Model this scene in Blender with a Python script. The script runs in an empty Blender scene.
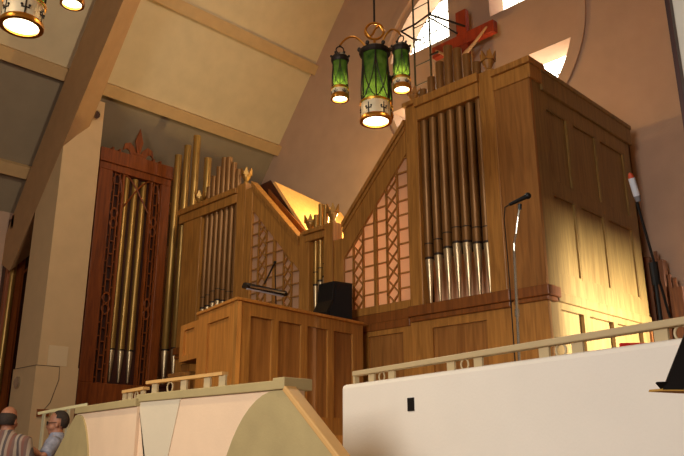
import bpy, bmesh, math, random
from mathutils import Vector, Matrix
random.seed(7)
S = bpy.context.scene
COL = S.collection
PI = math.pi
V = Vector

# ------------------------------------------------------------------ materials
def srgb(r, g, b):
    f = lambda c: (c/255/12.92) if c/255 <= .04045 else ((c/255+.055)/1.055)**2.4
    return (f(r), f(g), f(b), 1)

def new_mat(name):
    m = bpy.data.materials.new(name); m.use_nodes = True
    return m, m.node_tree.nodes, m.node_tree.links, m.node_tree.nodes['Principled BSDF']

def plain(name, col, rough=.6, metal=0, noise=.0, scale=6, bump=0, bscale=60, spec=.5):
    m, N, L, B = new_mat(name)
    B.inputs['Base Color'].default_value = col
    B.inputs['Roughness'].default_value = rough
    B.inputs['Metallic'].default_value = metal
    B.inputs['Specular IOR Level'].default_value = spec
    tc = N.new('ShaderNodeTexCoord')
    if noise:
        n = N.new('ShaderNodeTexNoise'); n.inputs['Scale'].default_value = scale; n.inputs['Detail'].default_value = 5
        L.new(tc.outputs['Object'], n.inputs['Vector'])
        r = N.new('ShaderNodeValToRGB')
        r.color_ramp.elements[0].color = tuple(c*(1-noise) for c in col[:3]) + (1,)
        r.color_ramp.elements[1].color = tuple(min(1, c*(1+noise)) for c in col[:3]) + (1,)
        r.color_ramp.elements[0].position = .3; r.color_ramp.elements[1].position = .7
        L.new(n.outputs['Fac'], r.inputs['Fac']); L.new(r.outputs['Color'], B.inputs['Base Color'])
    if bump:
        n2 = N.new('ShaderNodeTexNoise'); n2.inputs['Scale'].default_value = bscale
        L.new(tc.outputs['Object'], n2.inputs['Vector'])
        b = N.new('ShaderNodeBump'); b.inputs['Strength'].default_value = bump; b.inputs['Distance'].default_value = .01
        L.new(n2.outputs['Fac'], b.inputs['Height']); L.new(b.outputs['Normal'], B.inputs['Normal'])
    return m

def wood(name, c0, c1, rough=.42, grain=(9, 9, .7), spec=.5):
    m, N, L, B = new_mat(name)
    tc = N.new('ShaderNodeTexCoord'); mp = N.new('ShaderNodeMapping')
    mp.inputs['Scale'].default_value = grain
    L.new(tc.outputs['Object'], mp.inputs['Vector'])
    n = N.new('ShaderNodeTexNoise'); n.inputs['Scale'].default_value = 2.2; n.inputs['Detail'].default_value = 7
    n.inputs['Distortion'].default_value = .8
    L.new(mp.outputs['Vector'], n.inputs['Vector'])
    r = N.new('ShaderNodeValToRGB')
    r.color_ramp.elements[0].position = .33; r.color_ramp.elements[1].position = .68
    r.color_ramp.elements[0].color = c0; r.color_ramp.elements[1].color = c1
    L.new(n.outputs['Fac'], r.inputs['Fac']); L.new(r.outputs['Color'], B.inputs['Base Color'])
    n2 = N.new('ShaderNodeTexNoise'); n2.inputs['Scale'].default_value = 9
    L.new(mp.outputs['Vector'], n2.inputs['Vector'])
    b = N.new('ShaderNodeBump'); b.inputs['Strength'].default_value = .08; b.inputs['Distance'].default_value = .01
    L.new(n2.outputs['Fac'], b.inputs['Height']); L.new(b.outputs['Normal'], B.inputs['Normal'])
    B.inputs['Roughness'].default_value = rough
    B.inputs['Specular IOR Level'].default_value = spec
    return m

def glow(name, col, strength):
    m, N, L, B = new_mat(name)
    B.inputs['Base Color'].default_value = col
    B.inputs['Emission Color'].default_value = col
    B.inputs['Emission Strength'].default_value = strength
    return m

OAK = wood('oak', srgb(146, 97, 40), srgb(184, 127, 58))
OAKP = wood('oak_panel', srgb(130, 82, 34), srgb(164, 110, 52), grain=(7, 7, .5))
OAKD = wood('oak_darker', srgb(112, 62, 22), srgb(144, 84, 32))
OAKS = wood('oak_varnished', srgb(116, 86, 40), srgb(142, 110, 56), rough=.36)
PALEW = wood('pale_wood', srgb(214, 162, 92), srgb(232, 184, 116))
HONEY = wood('honey_oak', srgb(174, 112, 44), srgb(202, 136, 60))
MAHOG = wood('mahogany', srgb(116, 54, 15), srgb(152, 78, 25), rough=.45)
MAHOGD = wood('mahogany_dark', srgb(46, 16, 8), srgb(70, 28, 12), rough=.5)
REDW = wood('red_wood', srgb(140, 44, 18), srgb(166, 58, 25), rough=.5)
BRNP = wood('brown_pipe_wood', srgb(94, 52, 22), srgb(128, 76, 36), rough=.6)
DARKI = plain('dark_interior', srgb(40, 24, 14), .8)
GOLD = plain('bronze_gold', srgb(170, 128, 62), .36, .55, .12, 4)
OLD = plain('old_gold', srgb(170, 132, 66), .34, .55, .1, 4)
BRONZ = plain('pipe_bronze', srgb(140, 98, 52), .42, .45, .1, 4)
FOOT = plain('pipe_foot_metal', srgb(198, 174, 134), .34, .75, .08, 6)
MOUTH = plain('pipe_mouth', srgb(46, 28, 14), .6, .2)
CLOTH = plain('grille_cloth', srgb(224, 172, 132), .9, 0, .05, 30)
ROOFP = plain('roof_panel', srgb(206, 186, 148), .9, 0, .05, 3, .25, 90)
ROOFG = plain('roof_panel_shaded', srgb(142, 126, 102), .9, 0, .05, 3, .2, 90)  # same panels as the roof above, with their shade put into the colour
BEAM = plain('painted_beam', srgb(190, 156, 108), .8, 0, .05, 5)
RIBM = plain('painted_rib', srgb(176, 136, 92), .85, 0, .06, 4)
WALL = plain('plaster', srgb(184, 152, 128), .92, 0, .05, 2.5, .3, 70)
CREAM = plain('cream_plaster', srgb(205, 172, 126), .9, 0, .04, 3, .15, 80)
GREYP = plain('pale_plaster', srgb(222, 214, 196), .9, 0, .03, 3)
WHITEW = plain('white_parapet', srgb(230, 221, 207), .85, 0, .03, 2, .1, 60)
PEACH = plain('peach_paint', srgb(232, 200, 164), .8, 0, .04, 4, .1, 60)
OFFW = plain('offwhite_paint', srgb(214, 198, 168), .8, 0, .03, 4, .1, 60)
OLIVE = plain('olive_gold_paint', srgb(172, 152, 104), .75, 0, .08, 5, .1, 60)
TANCAP = plain('tan_cap', srgb(206, 160, 96), .6, 0, .06, 6)
RAILM = plain('rail_beige', srgb(188, 166, 126), .5, 0, .05, 8)
BLACKM = plain('black_metal', srgb(18, 17, 17), .5, .3)
BLACK = plain('black_cloth', srgb(14, 15, 20), .85, 0, .2, 80)
CHROME = plain('chrome', srgb(205, 200, 185), .22, .95)
BRASS = plain('brass', srgb(214, 148, 60), .3, .9)
IRON = plain('dark_iron', srgb(40, 30, 22), .55, .5, .2, 10)
IRONG = plain('green_iron', srgb(74, 72, 50), .6, .3)
FLOORM = plain('floor_carpet', srgb(110, 62, 44), .95, 0, .1, 8)
WHITEP = plain('white_plastic', srgb(205, 208, 216), .6)
ORANGE = plain('orange_plastic', srgb(190, 70, 36), .6)
REDC = plain('red_cloth', srgb(200, 22, 18), .8)
PAPER = plain('notice_paper', srgb(214, 188, 146), .9)
SKIN = plain('skin', srgb(166, 112, 84), .55, 0, .06, 20)
HAIR = plain('hair', srgb(48, 36, 28), .8, 0, .3, 60)
TROUS = plain('trousers', srgb(70, 62, 54), .9, 0, .1, 30)
CORP = plain('carved_figure', srgb(196, 150, 104), .5, 0, .1, 12)
BANDM = plain('lantern_band', srgb(214, 196, 160), .45, .2, .1, 12)
YELL = plain('yellow_lit_lip', srgb(176, 132, 54), .8)  # yellow light on the music stand lip, put into its colour
LILAC = plain('lilac_cloth', srgb(196, 196, 226), .9, 0, .15, 60)
LENS = glow('lamp_lens', (1, .82, .5, 1), 9)
PANE = glow('daylight_pane', (1, .96, .78, 1), 6)
def stained():
    m, N, L, B = new_mat('stained_pane')
    tc = N.new('ShaderNodeTexCoord'); v = N.new('ShaderNodeTexVoronoi'); v.inputs['Scale'].default_value = 3.2
    L.new(tc.outputs['Object'], v.inputs['Vector'])
    s = N.new('ShaderNodeSeparateColor'); L.new(v.outputs['Color'], s.inputs['Color'])
    r = N.new('ShaderNodeValToRGB'); r.color_ramp.interpolation = 'CONSTANT'
    e = r.color_ramp.elements; e[0].color = (1, .95, .75, 1); e[1].color = (1, .85, .35, 1); e[1].position = .6
    k = e.new(.8); k.color = (.95, .6, .85, 1)
    L.new(s.outputs['Red'], r.inputs['Fac']); L.new(r.outputs['Color'], B.inputs['Emission Color'])
    L.new(r.outputs['Color'], B.inputs['Base Color']); B.inputs['Emission Strength'].default_value = 3.2
    return m
STAIN = stained()
def greenglass():
    m, N, L, B = new_mat('green_glass')
    tc = N.new('ShaderNodeTexCoord'); n = N.new('ShaderNodeTexNoise'); n.inputs['Scale'].default_value = 9
    L.new(tc.outputs['Object'], n.inputs['Vector'])
    r = N.new('ShaderNodeValToRGB'); r.color_ramp.elements[0].color = (.025, .07, .01, 1); r.color_ramp.elements[1].color = (.11, .19, .03, 1)
    r.color_ramp.elements[0].position = .35; r.color_ramp.elements[1].position = .7
    L.new(n.outputs['Fac'], r.inputs['Fac']); L.new(r.outputs['Color'], B.inputs['Base Color'])
    B.inputs['Roughness'].default_value = .25
    L.new(r.outputs['Color'], B.inputs['Emission Color']); B.inputs['Emission Strength'].default_value = .12
    t = N.new('ShaderNodeBsdfTranslucent'); L.new(r.outputs['Color'], t.inputs['Color'])
    mx = N.new('ShaderNodeMixShader'); mx.inputs['Fac'].default_value = .55
    L.new(B.outputs['BSDF'], mx.inputs[1]); L.new(t.outputs['BSDF'], mx.inputs[2])
    L.new(mx.outputs['Shader'], N['Material Output'].inputs['Surface'])
    return m
GREEN = greenglass()
def clothback():
    m, N, L, B = new_mat('thin_grille_cloth')
    c = srgb(234, 192, 152); B.inputs['Base Color'].default_value = c; B.inputs['Roughness'].default_value = .9
    t = N.new('ShaderNodeBsdfTranslucent'); t.inputs['Color'].default_value = c
    mx = N.new('ShaderNodeMixShader'); mx.inputs['Fac'].default_value = .5
    L.new(B.outputs['BSDF'], mx.inputs[1]); L.new(t.outputs['BSDF'], mx.inputs[2])
    L.new(mx.outputs['Shader'], N['Material Output'].inputs['Surface'])
    return m
CLOTHT = clothback()
def stripes(name, cols, sc):
    m, N, L, B = new_mat(name)
    tc = N.new('ShaderNodeTexCoord'); mp = N.new('ShaderNodeMapping'); mp.inputs['Scale'].default_value = sc
    L.new(tc.outputs['Object'], mp.inputs['Vector'])
    w = N.new('ShaderNodeTexWave'); w.bands_direction = 'Y'; w.wave_profile = 'SAW'; w.inputs['Scale'].default_value = 1; w.inputs['Distortion'].default_value = 0
    L.new(mp.outputs['Vector'], w.inputs['Vector'])
    r = N.new('ShaderNodeValToRGB'); r.color_ramp.interpolation = 'CONSTANT'
    e = r.color_ramp.elements
    while len(e) < len(cols): e.new(.5)
    for i, c in enumerate(cols): e[i].position = i/len(cols); e[i].color = c
    L.new(w.outputs['Color'], r.inputs['Fac']); L.new(r.outputs['Color'], B.inputs['Base Color'])
    B.inputs['Roughness'].default_value = .9
    return m
STRIPE = stripes('striped_shirt', [srgb(124, 84, 72), srgb(150, 128, 112), srgb(84, 74, 72), srgb(156, 140, 124), srgb(112, 86, 78)], (0, 2.6, 0))
BLUESH = plain('blue_grey_shirt', srgb(140, 142, 158), .9, 0, .25, 24)

# ------------------------------------------------------------------ mesh building
class MB:
    def __init__(s, M=None): s.bm = bmesh.new(); s.M = M or Matrix()
    def v(s, p): return s.bm.verts.new(s.M @ V(p))
    def face(s, pts):
        return s.bm.faces.new([s.v(p) for p in pts])
    def hexa(s, p):                       # 8 points: bottom ring then top ring
        q = [s.v(x) for x in p]
        for f in ((3,2,1,0),(4,5,6,7),(0,1,5,4),(1,2,6,5),(2,3,7,6),(3,0,4,7)): s.bm.faces.new([q[i] for i in f])
        return s
    def box(s, x0, x1, y0, y1, z0, z1):
        return s.hexa([(x0,y0,z0),(x1,y0,z0),(x1,y1,z0),(x0,y1,z0),(x0,y0,z1),(x1,y0,z1),(x1,y1,z1),(x0,y1,z1)])
    def prism(s, pts, d):                 # planar polygon swept along d
        d = V(d); n = len(pts)
        a = [s.v(p) for p in pts]; b = [s.v(V(p)+d) for p in pts]
        s.bm.faces.new(a[::-1]); s.bm.faces.new(b)
        for i in range(n): s.bm.faces.new((a[i], a[(i+1)%n], b[(i+1)%n], b[i]))
        return s
    def bar(s, p, q, w, h, up=(0,0,1)):   # rectangular bar p->q
        p, q = V(p), V(q); d = (q-p).normalized(); u = V(up)
        if abs(d.dot(u)) > .98: u = V((0,1,0))
        a = d.cross(u).normalized()*w/2; b = a.normalized().cross(d).normalized()*h/2
        return s.hexa([p-a-b, p+a-b, p+a+b, p-a+b, q-a-b, q+a-b, q+a+b, q-a+b])
    def tube(s, pts, r, n=10, closed=False):
        pts = [V(p) for p in pts]; m = len(pts); rs = r if isinstance(r, (list, tuple)) else [r]*m
        rings = []; prev = None
        for i, p in enumerate(pts):
            if closed: d = pts[(i+1)%m]-pts[i-1]
            else: d = pts[min(i+1, m-1)]-pts[max(i-1, 0)]
            d.normalize()
            if prev is None:
                u = V((0,0,1)) if abs(d.z) < .9 else V((0,1,0))
                a = d.cross(u).normalized()
            else:
                a = (prev - d*prev.dot(d)).normalized()
            prev = a; b = d.cross(a)
            rings.append([s.v(p + (a*math.cos(2*PI*k/n) + b*math.sin(2*PI*k/n))*rs[i]) for k in range(n)])
        for i in range(m if closed else m-1):
            A, B = rings[i], rings[(i+1)%m]
            for k in range(n): s.bm.faces.new((A[k], A[(k+1)%n], B[(k+1)%n], B[k]))
        if not closed:
            s.bm.faces.new(rings[0][::-1]); s.bm.faces.new(rings[-1])
        return s
    def ring(s, c, R, r, ax1, ax2, n=24, m=8):
        c, ax1, ax2 = V(c), V(ax1), V(ax2)
        return s.tube([c + ax1*R*math.cos(2*PI*i/n) + ax2*R*math.sin(2*PI*i/n) for i in range(n)], r, m, True)
    def lathe(s, prof, c=(0,0,0), n=20, cap=True):   # prof: (r, z)
        c = V(c); rings = []
        for r, z in prof: rings.append([s.v(c + V((r*math.cos(2*PI*k/n), r*math.sin(2*PI*k/n), z))) for k in range(n)])
        for A, B in zip(rings, rings[1:]):
            for k in range(n): s.bm.faces.new((A[k], A[(k+1)%n], B[(k+1)%n], B[k]))
        if cap: s.bm.faces.new(rings[0][::-1]); s.bm.faces.new(rings[-1])
        return s
    def ball(s, c, r, sx=1, sy=1, sz=1, n=12):
        bmesh.ops.create_uvsphere(s.bm, u_segments=n, v_segments=max(6, n*2//3), radius=1,
            matrix=s.M @ Matrix.Translation(V(c)) @ Matrix.Diagonal((r*sx, r*sy, r*sz, 1)))
        return s
    def fill(s, loops, d=None):           # planar region with holes, optional sweep
        es = []; rings = []
        for lp in loops:
            vs = [s.v(p) for p in lp]; rings.append(vs)
            for i in range(len(vs)): es.append(s.bm.edges.new((vs[i], vs[(i+1)%len(vs)])))
        g = bmesh.ops.triangle_fill(s.bm, use_beauty=True, use_dissolve=False, edges=es)
        if d:
            fs = [f for f in g['geom'] if isinstance(f, bmesh.types.BMFace)]
            r = bmesh.ops.extrude_face_region(s.bm, geom=fs, use_keep_orig=True)
            bmesh.ops.translate(s.bm, verts=[x for x in r['geom'] if isinstance(x, bmesh.types.BMVert)], vec=V(d))
        return s

WL = {}
def build(mb, name, mat, parent=None, smooth=None, bevel=0, origin=None):
    base = WL[parent] if parent else V(origin or (0,0,0))
    bm = mb.bm
    bmesh.ops.recalc_face_normals(bm, faces=bm.faces)
    if base.length: bmesh.ops.translate(bm, verts=bm.verts, vec=-base)
    me = bpy.data.meshes.new(name); bm.to_mesh(me); bm.free()
    o = bpy.data.objects.new(name, me); COL.objects.link(o)
    me.materials.append(mat)
    if smooth:
        for p in me.polygons: p.use_smooth = True
        if smooth is not True:
            try: me.set_sharp_from_angle(angle=math.radians(smooth))
            except Exception: pass
    if bevel:
        b = o.modifiers.new('bevel', 'BEVEL'); b.width = bevel; b.segments = 2; b.limit_method = 'ANGLE'
    if parent:
        o.parent = parent
    else:
        o.location = base
    WL[o] = base
    return o

def thing(name, label, cat, loc, group=None):
    o = bpy.data.objects.new(name, None); COL.objects.link(o)
    o.empty_display_size = .1; o.location = loc; WL[o] = V(loc)
    return tag(o, label, cat, group)
def tag(o, label, cat, group=None):
    o['label'] = label; o['category'] = cat
    if group: o['group'] = group
    return o
def struct(mb, name, mat, **k):
    o = build(mb, name, mat, **k); o['kind'] = 'structure'; return o
def copy_tree(o, parent=None):
    c = o.copy(); COL.objects.link(c)
    if parent: c.parent = parent
    for ch in list(o.children): copy_tree(ch, c)
    return c

def frame(mb, W, H, opens, t, M):
    """board t thick (local x 0..W, y 0..t, z 0..H) with rectangular openings"""
    old = mb.M; mb.M = old @ M
    us = sorted({0, W, *[o[0] for o in opens], *[o[1] for o in opens]}); vs = sorted({0, H, *[o[2] for o in opens], *[o[3] for o in opens]})
    for v0, v1 in zip(vs, vs[1:]):
        run = None
        for u0, u1 in zip(us, us[1:]):
            inside = any(o[0] <= (u0+u1)/2 <= o[1] and o[2] <= (v0+v1)/2 <= o[3] for o in opens)
            if not inside:
                if run and abs(run[1]-u0) < 1e-6: run[1] = u1
                else:
                    if run: mb.box(run[0], run[1], 0, t, v0, v1)
                    run = [u0, u1]
        if run: mb.box(run[0], run[1], 0, t, v0, v1)
    mb.M = old
def basis(o, u, v, w):
    m = Matrix.Identity(4)
    for i, a in enumerate((u, v, w)):
        a = V(a)
        m[0][i], m[1][i], m[2][i] = a.x, a.y, a.z
    o = V(o); m[0][3], m[1][3], m[2][3] = o.x, o.y, o.z
    return m

FZ = .30        # nave floor
CZ = 1.65       # chancel floor
AX = -7.45      # nave axis
YE = 10.95      # end wall
# ------------------------------------------------------------------ the setting
def roof_z(x):
    x = min(x, 2*AX-x)
    return 9.0 + 1.3*(x+13.41)
XL, XR = -15.4, .5
struct(MB().box(XL-.2, XR+.2, -13, YE+.2, FZ-.2, FZ), 'floor', FLOORM)
struct(MB().box(XL, -1.95, 5.55, YE, FZ, CZ), 'floor_chancel', OAKD)
struct(MB().box(XL-.2, XL, -13, YE, FZ, roof_z(XL)+.05), 'wall_left', WALL)
# right wall with an added low opening, shaped to crop the side light
w = MB(); M = basis((XR, -13, FZ), (0,1,0), (1,0,0), (0,0,1))
frame(w, YE+13, roof_z(XL)+.05-FZ, [(22.6, 23.85, 1.4, 3.2)], .2, M)
struct(w, 'wall_right', WALL)
# end wall: a big round recess holding a cross of wall and four quadrant lights
CR, RAD = V((-7.45, 9.25)), 2.35
ring = lambda r, y, n=72: [(CR.x + r*math.cos(2*PI*i/n), y, CR.y + r*math.sin(2*PI*i/n)) for i in range(n)]
outer = [(XL-.2, YE, FZ), (XR+.2, YE, FZ), (XR+.2, YE, roof_z(XL)), (AX, YE, roof_z(AX)+.3), (XL-.2, YE, roof_z(XL))]
struct(MB().fill([outer, ring(RAD, YE)], (0, .12, 0)), 'wall_end', WALL)
def quadrant(sx, sz, r, y, n=18, a=.505, b=.59):
    t0 = math.asin(b/r); t1 = math.acos(a/r)
    pts = [(CR.x+sx*a, y, CR.y+sz*b)]
    for i in range(n+1):
        t = t0 + (t1-t0)*i/n
        pts.append((CR.x+sx*r*math.cos(t), y, CR.y+sz*r*math.sin(t)))
    return pts
struct(MB().fill([ring(RAD+.02, YE+.05)] + [quadrant(sx, sz, 2.22, YE+.05) for sx in (-1, 1) for sz in (-1, 1)], (0, .62, 0)), 'wall_end_inset', WALL)
tr = MB(); A = ring(RAD, YE-.05, 96); B = ring(RAD+.17, YE-.05, 96); C2 = ring(RAD, YE+.08, 96); D2 = ring(RAD+.17, YE+.02, 96)
for i in range(96):
    j = (i+1) % 96
    tr.hexa([A[i], B[i], B[j], A[j], C2[i], D2[i], D2[j], C2[j]])
struct(tr, 'trim_1', WALL)
k = 0
for sx, sz in ((-1, 1), (1, 1), (1, -1), (-1, -1)):
    k += 1
    q = MB().prism(quadrant(sx, sz, 2.25, YE+.58, a=.49, b=.575), (0, .03, 0))
    wn = struct(q, 'window_%d' % k, STAIN if (sx, sz) == (1, 1) else PANE)
    ld = MB()
    for i in range(1, 5):
        x = CR.x + sx*(.5+.36*i); z = CR.y + sz*(.58+.34*i)
        zr = math.sqrt(max(.01, 2.22**2-(x-CR.x)**2)); xr = math.sqrt(max(.01, 2.22**2-(z-CR.y)**2))
        if zr > .62: ld.box(x-.005, x+.005, YE+.555, YE+.58, *sorted((CR.y+sz*.59, CR.y+sz*zr)))
        if xr > .55: ld.box(*sorted((CR.x+sx*.505, CR.x+sx*xr)), YE+.555, YE+.58, z-.005, z+.005)
    build(ld, 'window_leading', IRON, wn)
# roof: two slopes, purlins, ribs
def slope(name, x0, x1, y0, y1, mat, t=.15):
    struct(MB().hexa([(x0,y0,roof_z(x0)),(x1,y0,roof_z(x1)),(x1,y1,roof_z(x1)),(x0,y1,roof_z(x0)),
                      (x0,y0,roof_z(x0)+t),(x1,y0,roof_z(x1)+t),(x1,y1,roof_z(x1)+t),(x0,y1,roof_z(x0)+t)]), name, mat)
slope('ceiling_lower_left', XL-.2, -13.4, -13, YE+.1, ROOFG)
slope('ceiling_left', -13.4, AX, -13, YE+.1, ROOFP)
slope('ceiling_right', AX, XR+.2, -13, YE+.1, ROOFP)
n = 2
for x in (-14.8, -13.45, -12.1, -10.75, -9.4, -8.05):
    for side in (0, 1):
        u = V((1, 0, 1.3)).normalized(); nn = V((1.3, 0, -1)).normalized()
        if side: u.x, nn.x = -u.x, -nn.x
        xx = 2*AX-x if side else x
        o = V((xx, 0, roof_z(xx)))
        p = MB(basis(o, u, (0,1,0), nn)).box(-.13, .13, -13, YE, 0, .16)
        struct(p, 'trim_%d' % n, BEAM); n += 1
def rib(y0, y1, side):
    global n
    f = (lambda x: 2*AX-x) if side else (lambda x: x)
    # main rib: straight raking member with a bevelled soffit
    FL = [(-14.9, 5.05), (-12.99, 7.24), (-9.5, 11.35), (AX, 13.75)]
    FU = [(-15.75, 5.45), (-14.38, 7.31), (-12.30, 10.0), (AX, 16.2)]
    BLn = [(-14.9, 5.60), (-13.0, 7.76), (-11.35, 9.86), (AX, 14.8)]
    BU = [(-15.9, 6.6), (-14.5, 8.3), (-12.4, 10.6), (AX, 16.5)]
    m = MB()
    for i in range(3):
        P = [(f(FL[j][0]), y0, FL[j][1]) for j in (i, i+1)] + [(f(FU[j][0]), y0, FU[j][1]) for j in (i+1, i)]
        Q = [(f(BLn[j][0]), y1, BLn[j][1]) for j in (i, i+1)] + [(f(BU[j][0]), y1, BU[j][1]) for j in (i+1, i)]
        m.hexa(P + Q)
    struct(m, 'trim_%d' % n, RIBM); n += 1
    # narrower backing rib set a little behind the front face
    m = MB()
    G = [(-16.2, 5.95), (-15.0, 7.49), (-12.92, 10.25), (AX, 16.9)]
    for i in range(3):
        P = [(f(FU[j][0]), y0+.12, FU[j][1]) for j in (i, i+1)] + [(f(G[j][0]), y0+.12, G[j][1]) for j in (i+1, i)]
        m.hexa(P + [(a, y1-.1, c) for a, b, c in P])
    struct(m, 'trim_%d' % n, RIBM); n += 1
    # pilaster under the rib
    xa, xb = sorted((f(-13.98), f(-13.0)))
    if side: xa = -1.70
    zt = roof_z(-13.0)-.1
    yb = 6.05
    m = MB().prism([(xa, y0+.005, FZ), (xa, yb, FZ), (xa, yb, 8.38), (xa, y1-.01, 8.38), (xa, y1-.01, 7.78), (xa, y0+.005, 7.2)], (xb-xa, 0, 0))
    struct(m, 'trim_%d' % n, GREYP if side else CREAM); n += 1
rib(5.30, 5.78, 0); rib(5.30, 5.78, 1)
struct(MB().box(-1.735, -1.70, 5.24, 5.304, FZ, 9), 'trim_%d' % n, MAHOGD); n += 1
struct(MB().box(-14.0, -12.985, 5.28, 6.06, FZ, 3.03), 'trim_%d' % n, CREAM); n += 1
struct(MB().box(XL, XL+.1, -2, 5.3, FZ, 1.5), 'baseboard_left', MAHOGD)

# ------------------------------------------------------------------ pipe organ
YF = 7.65
organ = thing('pipe_organ', 'large oak pipe organ case with two tall pipe towers joined by sloping lattice screens', 'organ', (-8.38, 8.8, CZ))
def P(mb, name, mat, parent=None, **k): return build(mb, name, mat, parent or organ, **k)
X0, X1 = -12.31, -4.31
# base below the ledge
opens = [(-12.12, -11.8), (-11.55, -10.75), (-9.95, -9.45), (-9.3, -8.8), (-7.85, -7.35), (-7.2, -6.55), (-6.04, -5.18)]
m = MB(); frame(m, X1-X0-.62, 3.32-CZ, [(a-X0, b-X0, .35, 1.5) for a, b in opens], .06, basis((X0, YF, CZ), (1,0,0), (0,1,0), (0,0,1)))
m.box(X1-.62, X1, YF, YF+.06, CZ, 3.32)
P(m, 'base_frame', OAK)
for a, b in opens: P(MB().box(a-.02, b+.02, YF+.035, YF+.075, CZ+.33, 3.17), 'base_panel', OAKP)
P(MB().box(X0, -10.05, YF-.07, YF+.35, 3.33, 3.475).box(X0+.02, -10.07, YF-.04, YF+.3, 3.26, 3.33), 'ledge', OAKD, bevel=.012)
P(MB().box(-10.05, -6.41, YF-.0, YF+.35, 3.33, 3.475).box(-10.05, -6.41, YF-.02, YF+.3, 3.22, 3.33), 'ledge', OAKD, bevel=.012)
P(MB().box(-6.41, X1-.47, YF-.07, YF+.35, 3.33, 3.475).box(-6.39, X1-.49, YF-.04, YF+.3, 3.26, 3.33), 'ledge', OAKD, bevel=.012)
P(MB().box(X1-.47, X1+.05, YF-.05, YF+.25, 3.335, 3.465).box(X1-.45, X1+.03, YF-.03, YF+.2, 3.28, 3.335), 'ledge', OAKD, bevel=.012)
# tower posts
for a, b, z1 in ((X0, -11.68, 6.0), (-10.53, -10.27, 6.34), (-10.27, -10.05, 6.2), (-8.74, -8.5, 5.03), (-8.15, -7.94, 5.06), (-6.40, -6.17, 6.48), (-5.08, -4.84, 6.54)):
    P(MB().box(a, b, YF-.01, YF+.2, 3.475, z1), 'post', OAK, bevel=.01)
P(MB().box(-7.94, -7.72, YF+.015, YF+.2, 3.475, 4.75), 'post', OAK, bevel=.01)
P(MB().box(-4.84, X1, YF+.005, YF+.06, 3.465, 6.2), 'side_stile_panel', OAKP)
# cornices
def cornice(a, b, z0, z1, y=YF):
    mm = MB()
    h = z1-z0
    mm.box(a, b, y-.03, y+.12, z0, z0+h*.62).box(a-.02, b+.02, y-.07, y+.14, z0+h*.62, z1)
    P(mm, 'cornice', OAK, bevel=.012)
cornice(-12.47, -10.53, 6.0, 6.29); cornice(-8.6, -8.14, 4.84, 5.03); cornice(-6.17, -5.08, 6.2, 6.54)
P(MB().box(-4.86, X1+.03, YF-.02, YF+.28, 6.19, 6.39).box(-4.86, X1+.05, YF-.06, YF+.34, 6.39, 6.48), 'cornice', OAK, bevel=.01)
P(MB().box(-6.42, -6.15, YF-.06, YF+.2, 6.48, 6.55), 'post_cap', OAK, bevel=.01)
# sloping screens
def screen(lo, hi, s, backfill):
    # s=+1: rises to the right, s=-1: rises to the left; lo, hi = x of low and high ends
    zo = lambda x: 4.99 + 1.31*(abs(x-lo)/abs(hi-lo))
    zi = lambda x: 4.40 + 1.36*(abs(x-lo)/abs(hi-lo))
    P(MB().prism([(lo, YF, zo(lo)-.02), (hi, YF, zo(hi)-.02), (hi, YF, zi(hi)), (lo, YF, zi(lo))], (0, .07, 0)), 'sloping_board', OAK)
    cap = MB()
    cap.prism([(lo, YF-.05, zo(lo)-.09), (hi, YF-.05, zo(hi)-.09), (hi, YF-.05, zo(hi)), (lo, YF-.05, zo(lo))], (0, .16, 0))
    P(cap, 'sloping_cap', OAK, bevel=.008)
    cap = MB().prism([(lo, YF-.025, zo(lo)-.17), (hi, YF-.025, zo(hi)-.17), (hi, YF-.025, zo(hi)-.1), (lo, YF-.025, zo(lo)-.1)], (0, .03, 0))
    P(cap, 'sloping_moulding', OAK, bevel=.006)
    P(MB().box(min(lo, hi), max(lo, hi), YF, YF+.08, 3.475, 3.585), 'bottom_rail', OAK)
    # lattice
    L = MB(); W = abs(hi-lo); y0, y1 = YF+.005, YF+.035
    frac = [0, .155, .31, .49, .52, .68, .845, 1.0]
    xs = [lo + (hi-lo)*f for f in frac]
    bw = .02
    for i, x in enumerate(xs[1:-1]): L.box(x-bw/2-.004, x+bw/2+.004, y0, y1, 3.56, zi(x)+.02)
    for a, b, kind in ((0, 1, 's'), (1, 2, 'd'), (2, 3, 's'), (4, 5, 's'), (5, 6, 'd'), (6, 7, 's')):
        xa, xb = xs[a], xs[b]
        if kind == 's':
            z = 3.77
            while z < zi(xb):
                if z > zi(xa):
                    tx = xa + (xb-xa)*min(1, (z-zi(xa))/(zi(xb)-zi(xa)))
                    L.box(min(tx, xb), max(tx, xb), y0, y1, z-bw/2, z+bw/2)
                else: L.box(min(xa, xb), max(xa, xb), y0, y1, z-bw/2, z+bw/2)
                z += .215
        else:
            z = 3.5; top = min(zi(xa), zi(xb))
            while z < max(zi(xa), zi(xb)):
                for p, q in (((xa, z), (xb, z+.215)), ((xb, z), (xa, z+.215))):
                    P0, Q0 = V((p[0], 0, p[1])), V((q[0], 0, q[1]))
                    def ok(R): return 3.56 < R.z < zi(R.x)
                    pts = [P0.lerp(Q0, i/6) for i in range(7)]
                    good = [R for R in pts if ok(R)]
                    if len(good) >= 2:
                        A_, B_ = good[0], good[-1]
                        L.bar((A_.x, (y0+y1)/2, A_.z), (B_.x, (y0+y1)/2, B_.z), bw*.85, y1-y0, (0,1,0))
                z += .215
    P(L, 'lattice', OAK)
    P(MB().prism([(lo, YF+.042, 3.5), (hi, YF+.042, 3.5), (hi, YF+.042, zi(hi)+.1), (lo, YF+.042, zi(lo)+.1)], (0, .006, 0)), 'screen_cloth', CLOTHT)
    P(MB().prism([(lo, YF+.36, 3.4), (hi, YF+.36, 3.4), (hi, YF+.36, zo(hi)-.05), (lo, YF+.36, zo(lo)-.05)], (0, .03, 0)), 'back_board', OAKD)
screen(-7.72, -6.41, 1, True)
screen(-8.75, -10.06, -1, False)
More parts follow.
